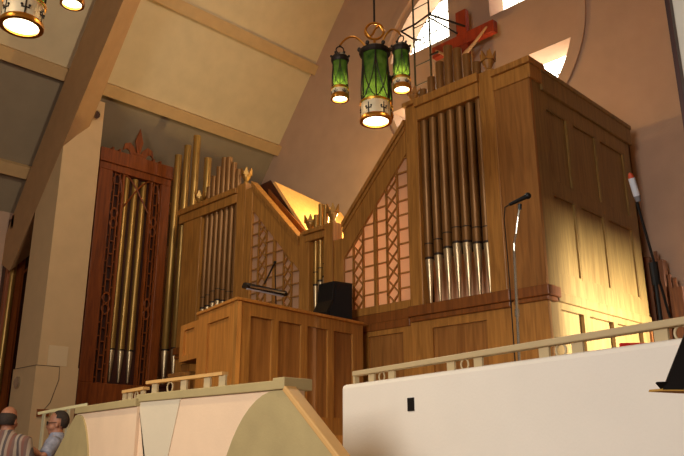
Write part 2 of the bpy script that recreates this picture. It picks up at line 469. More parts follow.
# tower backs, cloth, sides and roofless chests
for a, b, zt in ((X0+.05, -10.06, 6.3), (-6.41, X1-.05, 6.6), (-8.7, -7.8, 4.8)):
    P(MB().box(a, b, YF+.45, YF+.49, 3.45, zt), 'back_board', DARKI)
    P(MB().box(a+.1, b-.1, YF+.21, YF+.45, 3.45, 3.5), 'pipe_rack', OAKD)
P(MB().box(-6.2, -5.05, YF+.28, YF+.3, 3.5, 4.15), 'pipe_backcloth', CLOTH)
P(MB().box(X0, X0+.06, YF+.06, 10.2, CZ, 6.1), 'side_wall', OAKD)
# right side wall: two rows of three panels
m = MB(); cols = [(8.0, 8.56), (8.71, 9.37), (9.49, 10.26)]; rows = [(4.87, 5.9), (3.65, 4.7)]
Y0, Y1 = YF+.06, 10.52
ops = [(a-Y0, b-Y0, c-3.40, d-3.40) for a, b in cols for c, d in rows]
frame(m, Y1-Y0, 6.30-3.40, ops, .05, basis((X1, Y0, 3.40), (0,1,0), (-1,0,0), (0,0,1)))
P(m, 'side_frame', OAKS)
for a, b in cols:
    for c, d in rows:
        P(MB().box(X1-.07, X1-.028, a-.02, b+.02, c-.02, d+.02), 'side_panel', OAKS)
        q = MB()
        frame(q, b-a, d-c, [(.025, b-a-.025, .025, d-c-.025)], .03, basis((X1-.004, a, c), (0,1,0), (-1,0,0), (0,0,1)))
        P(q, 'panel_moulding', OAKS)
P(MB().box(X1-.06, X1+.03, YF+.26, Y1+.03, 6.11, 6.42).box(X1-.06, X1+.045, YF+.26, Y1+.045, 6.37, 6.44), 'side_crown', OAKS, bevel=.01)
m = MB(); frame(m, Y1-Y0, 3.31-CZ, [(a-Y0, b-Y0, .5, 1.57) for a, b in cols], .05, basis((X1-.03, Y0, CZ), (0,1,0), (-1,0,0), (0,0,1)))
P(m, 'side_base_frame', OAKS)
for a, b in cols: P(MB().box(X1-.13, X1-.09, a-.02, b+.02, CZ+.45, 3.25), 'side_base_panel', OAKS)
P(MB().box(X1-.06, X1+.012, YF+.25, Y1, 3.30, 3.42), 'side_belt', OAKS, bevel=.008)
P(MB().box(-6.4, X1, Y1-.04, Y1, CZ, 6.3), 'rear_wall', OAKD)
# sloping swell box behind the left screen
u = MB(); A_, B_ = V((-10.15, 8.1, 6.33)), V((-8.57, 8.1, 4.33))
u.hexa([A_, B_, B_+V((0, 1.75, -.22)), A_+V((0, 1.75, -.22)), A_+V((.16, 0, .07)), B_+V((.16, 0, .07)), B_+V((.16, 1.75, -.15)), A_+V((.16, 1.75, -.15))])
P(u, 'swell_box_roof', PALEW)
P(MB().prism([(-10.4, 8.08, 6.43), (-10.1, 8.08, 6.45), (-8.5, 8.08, 4.42), (-8.5, 8.08, 3.4), (-10.4, 8.08, 3.4)], (0, .02, 0)), 'swell_box_front', MAHOGD)
# pipes
def pipe(x, y, tip, lip, top, r, body, foot, parent, mouth=True):
    b = MB().lathe([(r*.96, lip), (r, lip+.004), (r, top-.004), (r*.9, top), (r*.86, top-.004), (r*.86, top-.25)], (x, y, 0), 18)
    o = build(b, 'organ_pipe', body, parent, smooth=40)
    f = MB().lathe([(r*.22, tip), (r*.3, tip+.02), (r*.98, lip-.03), (r*.96, lip)], (x, y, 0), 16)
    build(f, 'pipe_foot', foot, o, smooth=40)
    if mouth:
        build(MB().lathe([(r*.9, lip-.02), (r*1.05, lip-.014), (r*1.07, lip+.012), (r*.9, lip+.02)], (x, y, 0), 16), 'pipe_lip', MOUTH, o, smooth=40)
        build(MB().lathe([(r*.9, lip+.195), (r*1.03, lip+.198), (r*1.03, lip+.214), (r*.9, lip+.217)], (x, y, 0), 16), 'pipe_mouth', MOUTH, o, smooth=40)
    return o
RT = [6.72, 6.86, 7.04, 7.24, 7.13, 6.97, 6.78]; RL = [4.13, 4.16, 4.22, 4.26, 4.24, 4.19, 4.17]
for i in range(7):
    pipe(-6.115 + i*.161, YF+.09, 3.49, RL[i], RT[i], .060 + .008*(3-abs(i-3))/3, BRONZ, FOOT, organ)
LT = [6.62, 6.80, 6.95, 7.10, 7.06, 6.90, 6.72]
for i in range(7):
    pipe(-11.60 + i*.161, YF+.09, 3.49, RL[6-i], LT[i], .056 + .007*(3-abs(i-3))/3, BRONZ, FOOT, organ)
for i, t in enumerate((5.3, 5.46, 5.42)):
    pipe(-8.435 + i*.11, YF+.09, 3.49, 4.12+.05*i, t, .046, GOLD, FOOT, organ)
pipe(-12.02, 7.95, 3.5, 4.2, 7.42, .078, OLD, FOOT, organ, False)
pipe(-11.5, 8.0, 3.5, 4.2, 7.05, .062, OLD, FOOT, organ, False)
# carved crown finials
def crown(x, y, z, h=.3, mat=BRONZ):
    c = MB().lathe([(.05, z), (.055, z+h*.08), (.04, z+h*.16), (.075, z+h*.38), (.085, z+h*.55), (.07, z+h*.62), (.03, z+h*.66), (.012, z+h*1.0)], (x, y, 0), 12)
    for k in range(6):
        a = k*PI/3 + .3; d = V((math.cos(a), math.sin(a), 0))
        s_ = V((-d.y, d.x, 0))
        o = V((x, y, z+h*.5))
        c.hexa([o+d*.055-s_*.052, o+d*.055+s_*.052, o+d*.092+s_*.052, o+d*.092-s_*.052,
                o+d*.10-s_*.006+V((0,0,h*.40)), o+d*.10+s_*.006+V((0,0,h*.40)), o+d*.115+s_*.006+V((0,0,h*.40)), o+d*.115-s_*.006+V((0,0,h*.40))])
    P(c, 'crown_finial', mat)
crown(-6.28, YF+.07, 6.55, .26, OAK); crown(-4.95, YF+.07, 6.54, .34, OAK)
crown(-8.55, YF+.06, 5.03, .3, GOLD); crown(-8.02, YF+.06, 5.06, .34, GOLD)
crown(-10.36, YF+.07, 6.34, .34, GOLD); crown(-11.85, YF+.04, 6.29, .3, GOLD)

# tall free-standing pipes left of the case
chest = tag(build(MB().box(-13.5, -12.47, 7.78, 8.25, CZ, 2.78).box(-13.55, -12.46, 7.74, 8.28, 2.78, 2.83), 'wind_chest', MAHOGD, origin=(-13, 8, CZ), bevel=.01),
            'dark wooden chest under the tall gold pipes left of the organ case', 'wind chest')
for x, top, lab in ((-13.27, 7.87, 'tall gold organ pipe nearest the dark red tracery panel'),
                    (-12.91, 7.99, 'tall gold organ pipe second from the dark red tracery panel'),
                    (-12.56, 8.11, 'tallest gold organ pipe rising behind the left cornice corner of the oak organ')):
    root = thing('organ_pipe', lab, 'organ pipe', (x, 8.0, 2.83), 'tall pipes left of the organ case')
    r = .080
    build(MB().lathe([(r*.96, 3.56), (r, 3.565), (r, top-.004), (r*.9, top), (r*.86, top-.004), (r*.86, top-.25)], (x, 8.0, 0), 18), 'pipe_body', OLD, root, smooth=40)
    build(MB().lathe([(r*.22, 2.83), (r*.3, 2.86), (r*.98, 3.53), (r*.96, 3.56)], (x, 8.0, 0), 16), 'pipe_foot', FOOT, root, smooth=40)
    build(MB().lathe([(r*.9, 3.54), (r*1.05, 3.548), (r*1.05, 3.575), (r*.9, 3.583)], (x, 8.0, 0), 16), 'pipe_mouth', MOUTH, root)

# ------------------------------------------------------------------ dark red tracery panels on the left wall
def tracery(X, ya, yb, z0, z1, name_label, full=True):
    root = thing('organ_grille', name_label, 'organ grille', (X, (ya+yb)/2, z0))
    W = yb-ya
    def B(mb, nm, mt, **k): return build(mb, nm, mt, root, **k)
    o0, o1 = ya+.30, yb-.22        # open field
    M = basis((X, ya, z0), (0,1,0), (-1,0,0), (0,0,1))
    m = MB(); frame(m, W, z1-.26-z0, [(o0-ya, o1-ya, 1.2, z1-.46-z0)], .12, M); B(m, 'frame', MAHOG, bevel=.01)
    B(MB().box(X-.13, X+.03, ya-.02, yb+.02, z1-.28, z1).box(X-.13, X+.05, ya-.02, yb+.02, z1-.31, z1-.27), 'top_board', MAHOG, bevel=.01)
    B(MB().box(X-.3, X-.13, ya, yb, z0, z1-.05), 'back_box', MAHOGD)
    mid = (o0+o1)/2 + .02
    c0, c1 = mid-.33, mid+.33
    t = MB(); xa, xb = X-.085, X-.05; zt = z1-.46; zb = z0+1.2
    for s0, s1 in ((o0, c0), (c1, o1)):
        w_ = s1-s0
        for f in (0.04, .3, .7, .96): t.box(xa, xb, s0+w_*f-.011, s0+w_*f+.011, zb, zt)
        z = zb; i = 0
        while z < zt-.2:
            if i % 6 == 5:
                yc = (s0+s1)/2
                for sg in (-1, 1):
                    pts = [(X-.065, yc+sg*w_*.3*math.sin(q*PI*2/12), z+.45*q/12) for q in range(13)]
                    t.tube(pts, .016, 6)
            else:
                t.box(xa, xb, s0+w_*.3, s0+w_*.7, z-.012, z+.012)
                t.box(xa, xb, s0, s0+w_*.3, z+.1, z+.122); t.box(xa, xb, s0+w_*.7, s1, z+.1, z+.122)
            z += .45 if i % 6 == 5 else .27
            i += 1
        yc = (s0+s1)/2
        for sg in (-1, 1): t.tube([(X-.065, yc+sg*w_*.42*math.cos(q*PI/2/6), zt-.45+.42*math.sin(q*PI/2/6)) for q in range(7)], .016, 6)
    B(t, 'tracery', MAHOG)
    a = MB()
    for s0 in (c0, c1): a.box(X-.1, X-.03, s0-.025, s0+.025, zb, zt)
    for sg in (-1, 1):
        a.tube([(X-.05, mid - sg*.33 + sg*.66*(q/10)**.85, zt-.75+.75*math.sin(q/10*PI/2)) for q in range(11)], .02, 6)
    B(a, 'arch', MAHOG)
    if full:
        for yy, tp in ((mid-.225, zt-.04), (mid-.02, zt-.02), (mid+.185, zt-.04)):
            pp = build(MB().lathe([(.062, z0+1.88), (.066, z0+1.9), (.066, tp), (.05, tp+.004)], (X-.1-.02, yy, 0), 16), 'organ_pipe', OLD, root, smooth=40)
            build(MB().lathe([(.015, z0+1.24), (.02, z0+1.26), (.062, z0+1.84), (.06, z0+1.88)], (X-.12, yy, 0), 14), 'pipe_foot', FOOT, pp, smooth=40)
            build(MB().box(X-.12+.02, X-.12+.07, yy-.045, yy+.045, z0+1.87, z0+1.90), 'pipe_mouth', MOUTH, pp)
        # fleur-de-lis on the top board
        fl = MB(); yc = (ya+yb)/2; zc = z1
        D = (-.05, 0, 0); Xf = X
        fl.prism([(Xf, yc+a_, zc+b_) for a_, b_ in ((-.065,-.04),(.065,-.04),(.035,.1),(.095,.36),(.0,.68),(-.095,.36),(-.035,.1))], D)
        for sg in (-1, 1):
            pts = [(.03,.0),(.09,.17),(.21,.29),(.33,.24),(.37,.06),(.29,.13),(.22,.1),(.16,-.03)]
            fl.prism([(Xf, yc+sg*a_, zc+b_) for a_, b_ in pts], D)
        fl.box(Xf-.055, Xf+.01, yc-.12, yc+.12, zc+.04, zc+.09)
        B(fl, 'fleur_de_lis', MAHOG, bevel=.008)
        for y_ in (ya+.26, ya+.42, yb-.46, yb-.3): B(MB().box(X-.1, X, y_-.02, y_+.02, z1-.02, z1+.07), 'merlon', MAHOG)
    else:
        yy = ya+.12
        pp = build(MB().lathe([(.062, z0+1.6), (.066, z0+1.62), (.066, z1-1.0), (.05, z1-.99)], (X-.02, yy, 0), 16), 'organ_pipe', OLD, root, smooth=40)
        build(MB().lathe([(.015, z0+1.0), (.02, z0+1.02), (.062, z0+1.56), (.06, z0+1.6)], (X-.02, yy, 0), 14), 'pipe_foot', FOOT, pp, smooth=40)
    return root
tracery(-13.6, 6.36, 8.06, CZ, 7.69, 'tall dark red tracery panel with fleur-de-lis top and three gold pipes')
tracery(XL+.32, 5.32, 6.5, FZ, 6.3, 'dark red tracery panel in shadow beyond the raking rib at left edge', False)

# ------------------------------------------------------------------ console
con = thing('organ_console', 'panelled oak organ console box with an orange-lit end, lamp and speaker on top', 'console', (-7.5, 6.3, CZ))
C_, R_, L_, L2 = V((-6.93, 5.11, 0)), V((-7.145, 7.47, 0)), V((-8.11, 5.355, 0)), V((-8.73, 5.49, 0))
BK = L_ + (R_-C_)*.91
ZT = 3.30
uR = (R_-C_).normalized(); nR = V((uR.y, -uR.x, 0)); WR = (R_-C_).length
uL = (L_-C_).normalized(); nL = V((uL.y, -uL.x, 0)) * -1; WL_ = (L_-C_).length
ins = (BK-C_).normalized()*.08
c = MB().prism([C_+ins+V((0,0,CZ)), R_-uR*.06+uL*.08+V((0,0,CZ)), BK-ins+V((0,0,CZ)), L_-uL*.05+uR*.08+V((0,0,CZ))], (0, 0, ZT-CZ-.01))
build(c, 'carcass', OAKD, con)
m = MB(); ts = [(.09, .245), (.29, .465), (.515, .685), (.735, .905)]
frame(m, WR, ZT-CZ, [(a*WR, b*WR, .35, ZT-CZ-.16) for a, b in ts], .055, basis(C_+V((0,0,CZ)), uR, -nR, (0,0,1))); build(m, 'side_frame', OAK, con)
for a, b in ts:
    build(MB(basis(C_+V((0,0,CZ)), uR, -nR, (0,0,1))).box(a*WR-.01, b*WR+.01, .03, .07, .33, ZT-CZ-.14), 'side_panel', OAKP, con)
m = MB(); frame(m, WL_, ZT-CZ, [(.2*WL_, .74*WL_, .3, ZT-CZ-.16)], .055, basis(C_+V((0,0,CZ)), uL, -nL, (0,0,1))); build(m, 'end_frame', HONEY, con)
build(MB(basis(C_+V((0,0,CZ)), uL, -nL, (0,0,1))).box(.19*WL_, .75*WL_, .03, .07, .28, ZT-CZ-.14), 'end_panel', HONEY, con)
tp = MB(); e = .035
for z0, z1, g in ((ZT-.005, ZT+.035, .03),):
    tp.prism([C_-uL*g-uR*g+V((0,0,z0)), R_-uL*g+V((0,0,z0)), BK+uL*g+V((0,0,z0)), L_+uL*g-uR*g+V((0,0,z0))], (0,0,z1-z0))
build(tp, 'top_board', HONEY, con, bevel=.008)
# lower keydesk wing at the end
wz0, wz1 = 2.74, 3.24
W2 = (L2-L_).length
m = MB(); frame(m, W2, wz1-wz0, [(.22*W2, .8*W2, .08, wz1-wz0-.08)], .05, basis(L_+V((0,0,wz0)), uL, -nL, (0,0,1))); build(m, 'keydesk_end_frame', HONEY, con)
build(MB(basis(L_+V((0,0,wz0)), uL, -nL, (0,0,1))).box(.2*W2, .82*W2, .03, .06, .06, wz1-wz0-.06), 'keydesk_end_panel', HONEY, con)
kd = MB().prism([L_+uR*.06+V((0,0,wz0)), L2+uR*.06+V((0,0,wz0)), L2+uR*1.9+V((0,0,wz0)), L_+uR*1.9+V((0,0,wz0))], (0, 0, wz1-wz0-.02))
build(kd, 'keydesk', OAKD, con)
build(MB().prism([L_+uR*.1+V((0,0,CZ)), L_+uL*.2+uR*.1+V((0,0,CZ)), L_+uL*.2+uR*1.8+V((0,0,CZ)), L_+uR*1.8+V((0,0,CZ))], (0, 0, wz0-CZ)), 'keydesk_support', OAKD, con)
bench = thing('organ_bench', 'low wooden organ bench end beside the console keydesk', 'bench', (-8.75, 5.9, CZ))
build(MB().box(-9.1, -8.55, 5.55, 6.9, 2.56, 2.62), 'seat', OAKP, bench, bevel=.01)
for y in (5.6, 6.8): build(MB().box(-9.05, -8.6, y, y+.05, CZ, 2.56), 'leg', OAKP, bench)

# lamp and loudspeaker on the console
TOP = ZT+.035
lamp = thing('music_lamp', 'thin black desk lamp with a long bar shade on the oak console top', 'lamp', (-7.35, 6.04, TOP))
build(MB().lathe([(.075, TOP), (.07, TOP+.02), (.03, TOP+.05), (.015, TOP+.09)], (-7.35, 6.04, 0), 16), 'base', IRON, lamp, smooth=40)
build(MB().tube([(-7.35, 6.04, TOP+.05), (-7.35, 6.0, 3.99)], .008, 8), 'pole', IRON, lamp)
build(MB().tube([(-7.35, 6.0, 3.99), (-7.31, 5.80, 3.66)], .012, 8).ball((-7.35, 6.0, 3.99), .022), 'arm', IRON, lamp)
sh = MB().prism([(-7.31+a, 5.48, 3.60+b) for a, b in ((-.05,-.035),(.05,-.035),(.055,-.01),(.02,.03),(-.02,.03),(-.055,-.01))], (0, .68, -.015))
build(sh, 'lamp_shade', IRON, lamp)
build(MB().tube([(-7.31, 5.52, 3.558), (-7.31, 6.12, 3.545)], .014, 8), 'lamp_tube', WHITEP, lamp)
build(MB().box(-7.262, -7.25, 5.53, 6.1, 3.566, 3.588), 'reflector_strip', CHROME, lamp)
sp = thing('loudspeaker', 'black wedge loudspeaker standing on the far end of the console top', 'loudspeaker', (-7.45, 7.1, TOP))
build(MB().prism([(-7.62, a, b) for a, b in ((6.90,TOP),(7.42,TOP),(7.42,3.92),(7.05,3.90),(7.02,3.62),(6.91,3.44))], (.32, 0, 0)), 'cabinet', BLACKM, sp, bevel=.008)
build(MB().prism([(-7.302, a, b) for a, b in ((6.95,TOP+.03),(7.39,TOP+.03),(7.39,3.89),(7.08,3.87),(7.05,3.6),(6.95,3.45))], (.012, 0, 0)), 'grille_cloth', BLACK, sp)

# ------------------------------------------------------------------ microphones
ms = thing('microphone_stand', 'slim chrome microphone stand with a bent gooseneck behind the white parapet', 'microphone stand', (-3.08, 5.0, FZ))
MX, MY = -3.08, 5.0
build(MB().lathe([(.14, FZ), (.14, FZ+.02), (.03, FZ+.05)], (MX-.05, MY-.05, 0), 20), 'base', BLACKM, ms)
build(MB().tube([(MX-.05, MY-.05, FZ+.03), (MX, MY, 3.14)], .012, 10), 'pole', CHROME, ms)
build(MB().tube([(MX-.0095, MY-.0095, 2.6), (MX-.0085, MY-.0085, 2.66)], .02, 10), 'clutch', CHROME, ms)
build(MB().tube([(MX, MY, 3.12), (-3.07, 4.99, 3.2), (-3.035, 4.975, 3.27), (-3.0, 4.965, 3.40), (-2.975, 4.955, 3.47)], .0095, 8), 'gooseneck', CHROME, ms)
build(MB().tube([(-2.975, 4.955, 3.455), (-2.968, 4.952, 3.50)], .016, 8), 'clip', BLACKM, ms)
mic = thing('microphone', 'black vocal microphone held on the tall chrome stand', 'microphone', (-2.96, 4.95, 3.52))
a_, b_ = V((-3.03, 4.895, 3.495)), V((-2.925, 4.985, 3.56))
build(MB().tube([a_, a_.lerp(b_, .3), b_], [.013, .016, .02], 12), 'body', BLACKM, mic, smooth=50)
build(MB().ball(b_ + (b_-a_).normalized()*.015, .028), 'mic_head', BLACKM, mic, smooth=True)
build(MB().tube([a_, a_+V((-.03, -.02, -.02)), a_+V((-.045, -.02, -.12)), (-3.12, 4.96, 3.0), (-3.125, 4.97, 2.2), (-3.11, 4.97, FZ+.06)], .0055, 6), 'cable', IRON, mic)
bs = thing('boom_stand', 'black boom stand leaning up beside the organ side panels', 'microphone stand', (-2.58, 6.52, CZ))
build(MB().tube([(-2.58, 6.52, CZ+.02), (-2.56, 6.45, 3.08)], .018, 10), 'pole', BLACKM, bs)
build(MB().tube([(-2.56, 6.46, 3.0), (-2.55, 6.42, 3.2)], .04, 10), 'clutch', BLACKM, bs)
build(MB().tube([(-2.535, 6.60, 2.72), (-2.535, 6.12, 3.90)], .012, 10), 'boom', BLACKM, bs)
for a in (0, 2.1, 4.2): build(MB().tube([(-2.58, 6.52, CZ+.25), (-2.58+.35*math.cos(a), 6.52+.35*math.sin(a), CZ+.012)], .012, 8), 'leg', BLACKM, bs)
wm = thing('microphone', 'white sleeved microphone with orange tip at the boom stand top', 'microphone', (-2.52, 6.12, 3.85))
p0, p1 = V((-2.515, 6.165, 3.755)), V((-2.515, 6.095, 3.905)); dd = (p1-p0).normalized()
build(MB().tube([p0, p1], .029, 14), 'sleeve', WHITEP, wm, smooth=50)
build(MB().tube([p0-dd*.05, p0], [.022, .029], 12), 'tail', plain('grey_sleeve', srgb(120, 118, 120), .7), wm, smooth=50)
build(MB().tube([p1, p1+dd*.03, p1+dd*.05], [.026, .02, .008], 12), 'tip', ORANGE, wm, smooth=50)

# ------------------------------------------------------------------ wooden pipes behind the organ
for x, z1, w_, lab in ((-4.35, 4.36, .11, 'brown square wooden pipe closest behind the organ side'),
                       (-4.175, 4.28, .16, 'tallest brown wooden pipe with a stopper handle behind the boom stand'),
                       (-4.055, 4.05, .05, 'narrow brown wooden pipe between two wider ones by the wall'),
                       (-3.945, 3.84, .15, 'shortest brown wooden pipe with a stopper handle by the pink wall')):
    t = thing('wooden_pipe', lab, 'organ pipe', (x, 10.74, CZ), 'wooden organ pipes beside the end wall')
    build(MB().box(x-w_/2, x+w_/2, 10.74-w_/2, 10.74+w_/2, CZ, z1), 'pipe_body', BRNP, t, bevel=.006)
    if w_ > .14: build(MB().box(x-.06, x-.015, 10.72, 10.76, z1, z1+.15), 'stopper_handle', BRNP, t)
    build(MB().box(x-w_*.35, x+w_*.35, 10.74-w_/2-.012, 10.74-w_/2, CZ+.3, CZ+.5), 'pipe_mouth', MAHOGD, t)

# ------------------------------------------------------------------ crucifix and iron ladder
cr = thing('crucifix', 'red wooden crucifix with a carved figure mounted before the round window', 'crucifix', (-7.41, 10.72, 9.3))
YC0, YC1 = 10.66, 10.78
build(MB().box(-7.535, -7.29, YC0, YC1, 7.55, 10.04), 'upright', REDW, cr, bevel=.01)
build(MB().box(-8.15, -6.66, YC0-.012, YC1+.012, 9.25, 9.50), 'crossbeam', REDW, cr, bevel=.01)
build(MB().box(-7.45, -7.36, YC1, YE+.045, 9.32, 9.42), 'wall_bracket', IRON, cr)
cx, cy, cz = -7.41, YC0-.1, 9.0
fg = bmesh.new(); sk = fg.verts.layers.skin.verify()
J = {'pel': ((0,0,-.62), .085), 'wst': ((.01,0,-.45), .075), 'chs': ((0,0,-.2), .105), 'nk': ((0,-.01,.0), .042), 'hd': ((.02,-.05,.12), .075),
     'sl': ((-.13,0,-.03), .05), 'el': ((-.33,.03,.12), .034), 'hl': ((-.57,.06,.34), .026), 'fl': ((-.63,.06,.38), .018),
     'sr': ((.13,0,-.03), .05), 'er': ((.33,.03,.12), .034), 'hr': ((.57,.06,.34), .026), 'fr': ((.63,.06,.38), .018),
     'kl': ((-.06,-.06,-.98), .052), 'al': ((-.03,.03,-1.32), .032), 'tl': ((-.03,-.03,-1.42), .026),
     'kr': ((.07,-.06,-.98), .052), 'ar': ((.03,.03,-1.32), .032), 'tr': ((.03,-.04,-1.42), .026)}
vs = {k_: fg.verts.new(V((cx, cy, cz)) + V(p)) for k_, (p, r) in J.items()}
for k_, (p, r) in J.items(): vs[k_][sk].radius = (r, r)
vs['pel'][sk].use_root = True
for a, b in ('pel wst','wst chs','chs nk','nk hd','chs sl','sl el','el hl','hl fl','chs sr','sr er','er hr','hr fr','pel kl','kl al','al tl','pel kr','kr ar','ar tr'.split(' ') if 0 else 'ar tr') if 0 else [s_.split() for s_ in ('pel wst','wst chs','chs nk','nk hd','chs sl','sl el','el hl','hl fl','chs sr','sr er','er hr','hr fr','pel kl','kl al','al tl','pel kr','kr ar','ar tr')]:
    fg.edges.new((vs[a], vs[b]))
for v_ in fg.verts: v_.co -= WL[cr]
me = bpy.data.meshes.new('figure'); fg.to_mesh(me); fg.free(); me.materials.append(CORP)
fo = bpy.data.objects.new('figure', me); COL.objects.link(fo); fo.parent = cr; WL[fo] = WL[cr]
fo.modifiers.new('skin', 'SKIN').use_smooth_shade = True; ss = fo.modifiers.new('sub', 'SUBSURF'); ss.levels = ss.render_levels = 2
build(MB().lathe([(.095, -.86+cz), (.12, -.6+cz), (.1, -.5+cz)], (cx, cy, 0), 14), 'loincloth', CORP, cr, smooth=True)

ld = thing('iron_ladder', 'thin green iron ladder frame rising before the bright round window', 'ladder', (-8.15, 10.35, CZ))
for x in (-8.37, -7.96): build(MB().bar((x, 10.35, CZ), (x, 10.35, 13.2), .035, .02), 'stile', IRONG, ld)
z = 2.0; i = 0
while z < 13.1:
    build(MB().tube([(-8.37, 10.35, z), (-7.96, 10.35, z)], .011, 6), 'rung', IRONG, ld); z += .44
build(MB().tube([(-8.62, 10.25, 9.92), (-8.3, 10.33, 9.99), (-7.9, 10.35, 10.08)], .02, 6), 'bracket', IRON, ld)
build(MB().tube([(-8.62, 10.25, 9.92), (-8.37, 10.33, 9.67), (-8.2, 10.36, 9.58)], .02, 6), 'bracket', IRON, ld)
build(MB().tube([(-7.96, 10.35, 10.07), (-7.30, 10.64, 9.62)], .022, 6), 'brace', IRON, ld)
build(MB().tube([(-7.96, 10.35, 10.0), (-7.5, 10.66, 9.55)], .016, 6), 'brace', IRON, ld)
build(MB().tube([(-7.96, 10.35, 9.13), (-7.93, 10.30, 9.10), (-7.72, 10.28, 9.08)], .022, 6), 'hook', IRON, ld)

# ------------------------------------------------------------------ chandeliers
RV, DV = V((.703, .711, 0)), V((-.711, .703, 0))
def lantern(root, c, r, z0, z1, main):
    """c = xy centre; glass from z0+band to z1"""
    x, y = c.x, c.y
    H = z1-z0; band = H*.27
    zb = z0+band
    L = build(MB().lathe([(r*.93, zb), (r*.93, z1-.02)], (x, y, 0), 24, cap=False), 'lantern', GREEN, root)
    cg = MB()
    for k_ in range(6):
        a = 2*PI*k_/6+.26; p = V((x+r*math.cos(a), y+r*math.sin(a), 0))
        cg.tube([p+V((0,0,zb)), p+V((0,0,z1))], r*.05, 6)
        a2 = 2*PI*(k_+1)/6+.26
        for s_, e_ in ((a, a2), (a2, a)):
            cg.tube([(x+r*math.cos(s_+(e_-s_)*math.sin(t/8*PI/2)), y+r*math.sin(s_+(e_-s_)*math.sin(t/8*PI/2)), zb+.01+(z1-zb-.03)*(1-math.cos(t/8*PI/2))**.75) for t in range(9)], r*.04, 5)
    cg.lathe([(r*1.02, z1-.03), (r*1.12, z1-.01), (r*1.12, z1+.02), (r*.85, z1+.05), (r*.5, z1+.06)], (x, y, 0), 16)
    for k_ in range(6):
        a = 2*PI*(k_+.5)/6+.26; cg.ball((x+r*1.1*math.cos(a), y+r*1.1*math.sin(a), z1+.045), r*.15, 1, 1, 1.2, 6)
    build(cg, 'cage', IRON, L)
    build(MB().lathe([(r*1.02, z0+.03), (r*1.04, zb-.02)], (x, y, 0), 24, cap=False), 'band', BANDM, L, smooth=True)
    for k_ in range(6):
        orn = MB(); a = 2*PI*(k_+.5)/6+.26; d = V((math.cos(a), math.sin(a), 0)); s_ = V((-d.y, d.x, 0)); o = V((x, y, z0+band*.5))+d*r*1.03; h_ = band*.27
        orn.bar(o-V((0,0,h_)), o+V((0,0,h_)), r*.07, r*.05, d)
        orn.bar(o-s_*h_*.55-V((0,0,h_*.1)), o+s_*h_*.55-V((0,0,h_*.1)), r*.07, r*.05, d)
        for sg in (-1, 1): orn.ball(o+s_*sg*h_*.5+V((0,0,h_*.25)), r*.07, n=6)
        build(orn, 'fleur_ornament', IRON, L)
    build(MB().lathe([(r*1.1, zb-.02), (r*1.12, zb), (r*1.0, zb+.012)], (x, y, 0), 24, cap=False).lathe([(r*.88, z0), (r*1.12, z0), (r*1.13, z0+.03), (r*1.03, z0+.05), (r*.9, z0+.03), (r*.88, z0)], (x, y, 0), 24, cap=False), 'rim', BRASS, L, smooth=40)
    build(MB().lathe([(.001, z0+.02), (r*.9, z0+.02), (r*.9, z0+.028), (.001, z0+.028)], (x, y, 0), 24, cap=False), 'lens', LENS, L)
    return L
def chandelier(c, label, angs, ztop):
    root = thing('chandelier', label, 'chandelier', (c.x, c.y, 4.72), 'lantern chandeliers')
    lantern(root, c, .145, 4.72, 5.49, True)
    build(MB().tube([(c.x, c.y, 5.55), (c.x, c.y, 5.58)], .03, 8).tube([(c.x, c.y, 5.84), (c.x, c.y, ztop)], .011, 8), 'rod', IRON, root)
    sc = MB().ring((c.x, c.y, 5.75), .095, .014, RV, V((0,0,1)), 24, 6)
    sc.tube([V((c.x, c.y, 5.75)) + RV*(-.095+.19*t/8) + V((0,0, .06*math.sin((t/8-.5)*2*PI))) for t in range(9)], .014, 6)
    sc.tube([(c.x, c.y, 5.56), (c.x, c.y, 5.66)], .016, 6)
    build(sc, 'scroll', BRASS, root)
    for a in angs:
        d = RV*math.cos(a) + DV*math.sin(a); R = .365
        e = c + d*R
        lantern(root, e, .082, 4.93, 5.37, False)
        pts = [V((c.x, c.y, 5.54)) + d*(.09 + (R-.09)*t/10) + V((0,0,.115*math.sin(t/10*PI)**.8)) for t in range(11)]
        build(MB().tube(pts, .011, 8), 'arm', BRASS, root)
        build(MB().ring((e.x, e.y, 5.485), .04, .007, d, V((0,0,1)), 16, 6).tube([(e.x, e.y, 5.41), (e.x, e.y, 5.45)], .008, 6).tube([(e.x, e.y, 5.52), (e.x, e.y, 5.55)], .008, 6), 'hanger', IRON, root)
    return root
ch1 = V((-4.49, 4.91, 0)); ch2 = V((-5.25, 1.71, 0))
chandelier(ch1, 'green glass chandelier with three small side lanterns before the organ and round window', (math.radians(-48), math.radians(72), math.radians(192)), roof_z(-4.49))
chandelier(ch2, 'nearer chandelier cropped by the top left corner of the photo', (math.radians(2), math.radians(122), math.radians(242)), roof_z(-5.25))

# ------------------------------------------------------------------ white parapet with rail
par = thing('parapet', 'long white plastered parapet with a beige rail of rings and plates', 'parapet', (-2.5, 3.6, FZ))
Pp, Qp = V((-4.02, 3.958, 0)), V((-.2, 3.058, 0)); up_ = (Qp-Pp).normalized(); wp = V((-up_.y, up_.x, 0)); LP = (Qp-Pp).length
MP = basis(Pp, up_, wp, (0,0,1))
b = MB(MP).box(0, LP, 0, .16, FZ, 2.07); build(b, 'wall_body', WHITEW, par, bevel=.03)
ret = MB().prism([Pp+up_*.02+wp*.16+V((0,0,FZ)), Pp+up_*.18+wp*.16+V((0,0,FZ)), Pp+up_*.18+wp*1.25+V((0,0,FZ)), Pp+up_*.02+wp*1.25+V((0,0,FZ))], (0,0,2.05-FZ))
build(ret, 'return_wall', WHITEW, par, bevel=.02)
build(MB(MP).box(.09, LP, .04, .10, 2.130, 2.166), 'handrail', RAILM, par, bevel=.006)
build(MB(MP).box(.09, .115, .05, .09, 2.06, 2.13), 'end_post', RAILM, par)
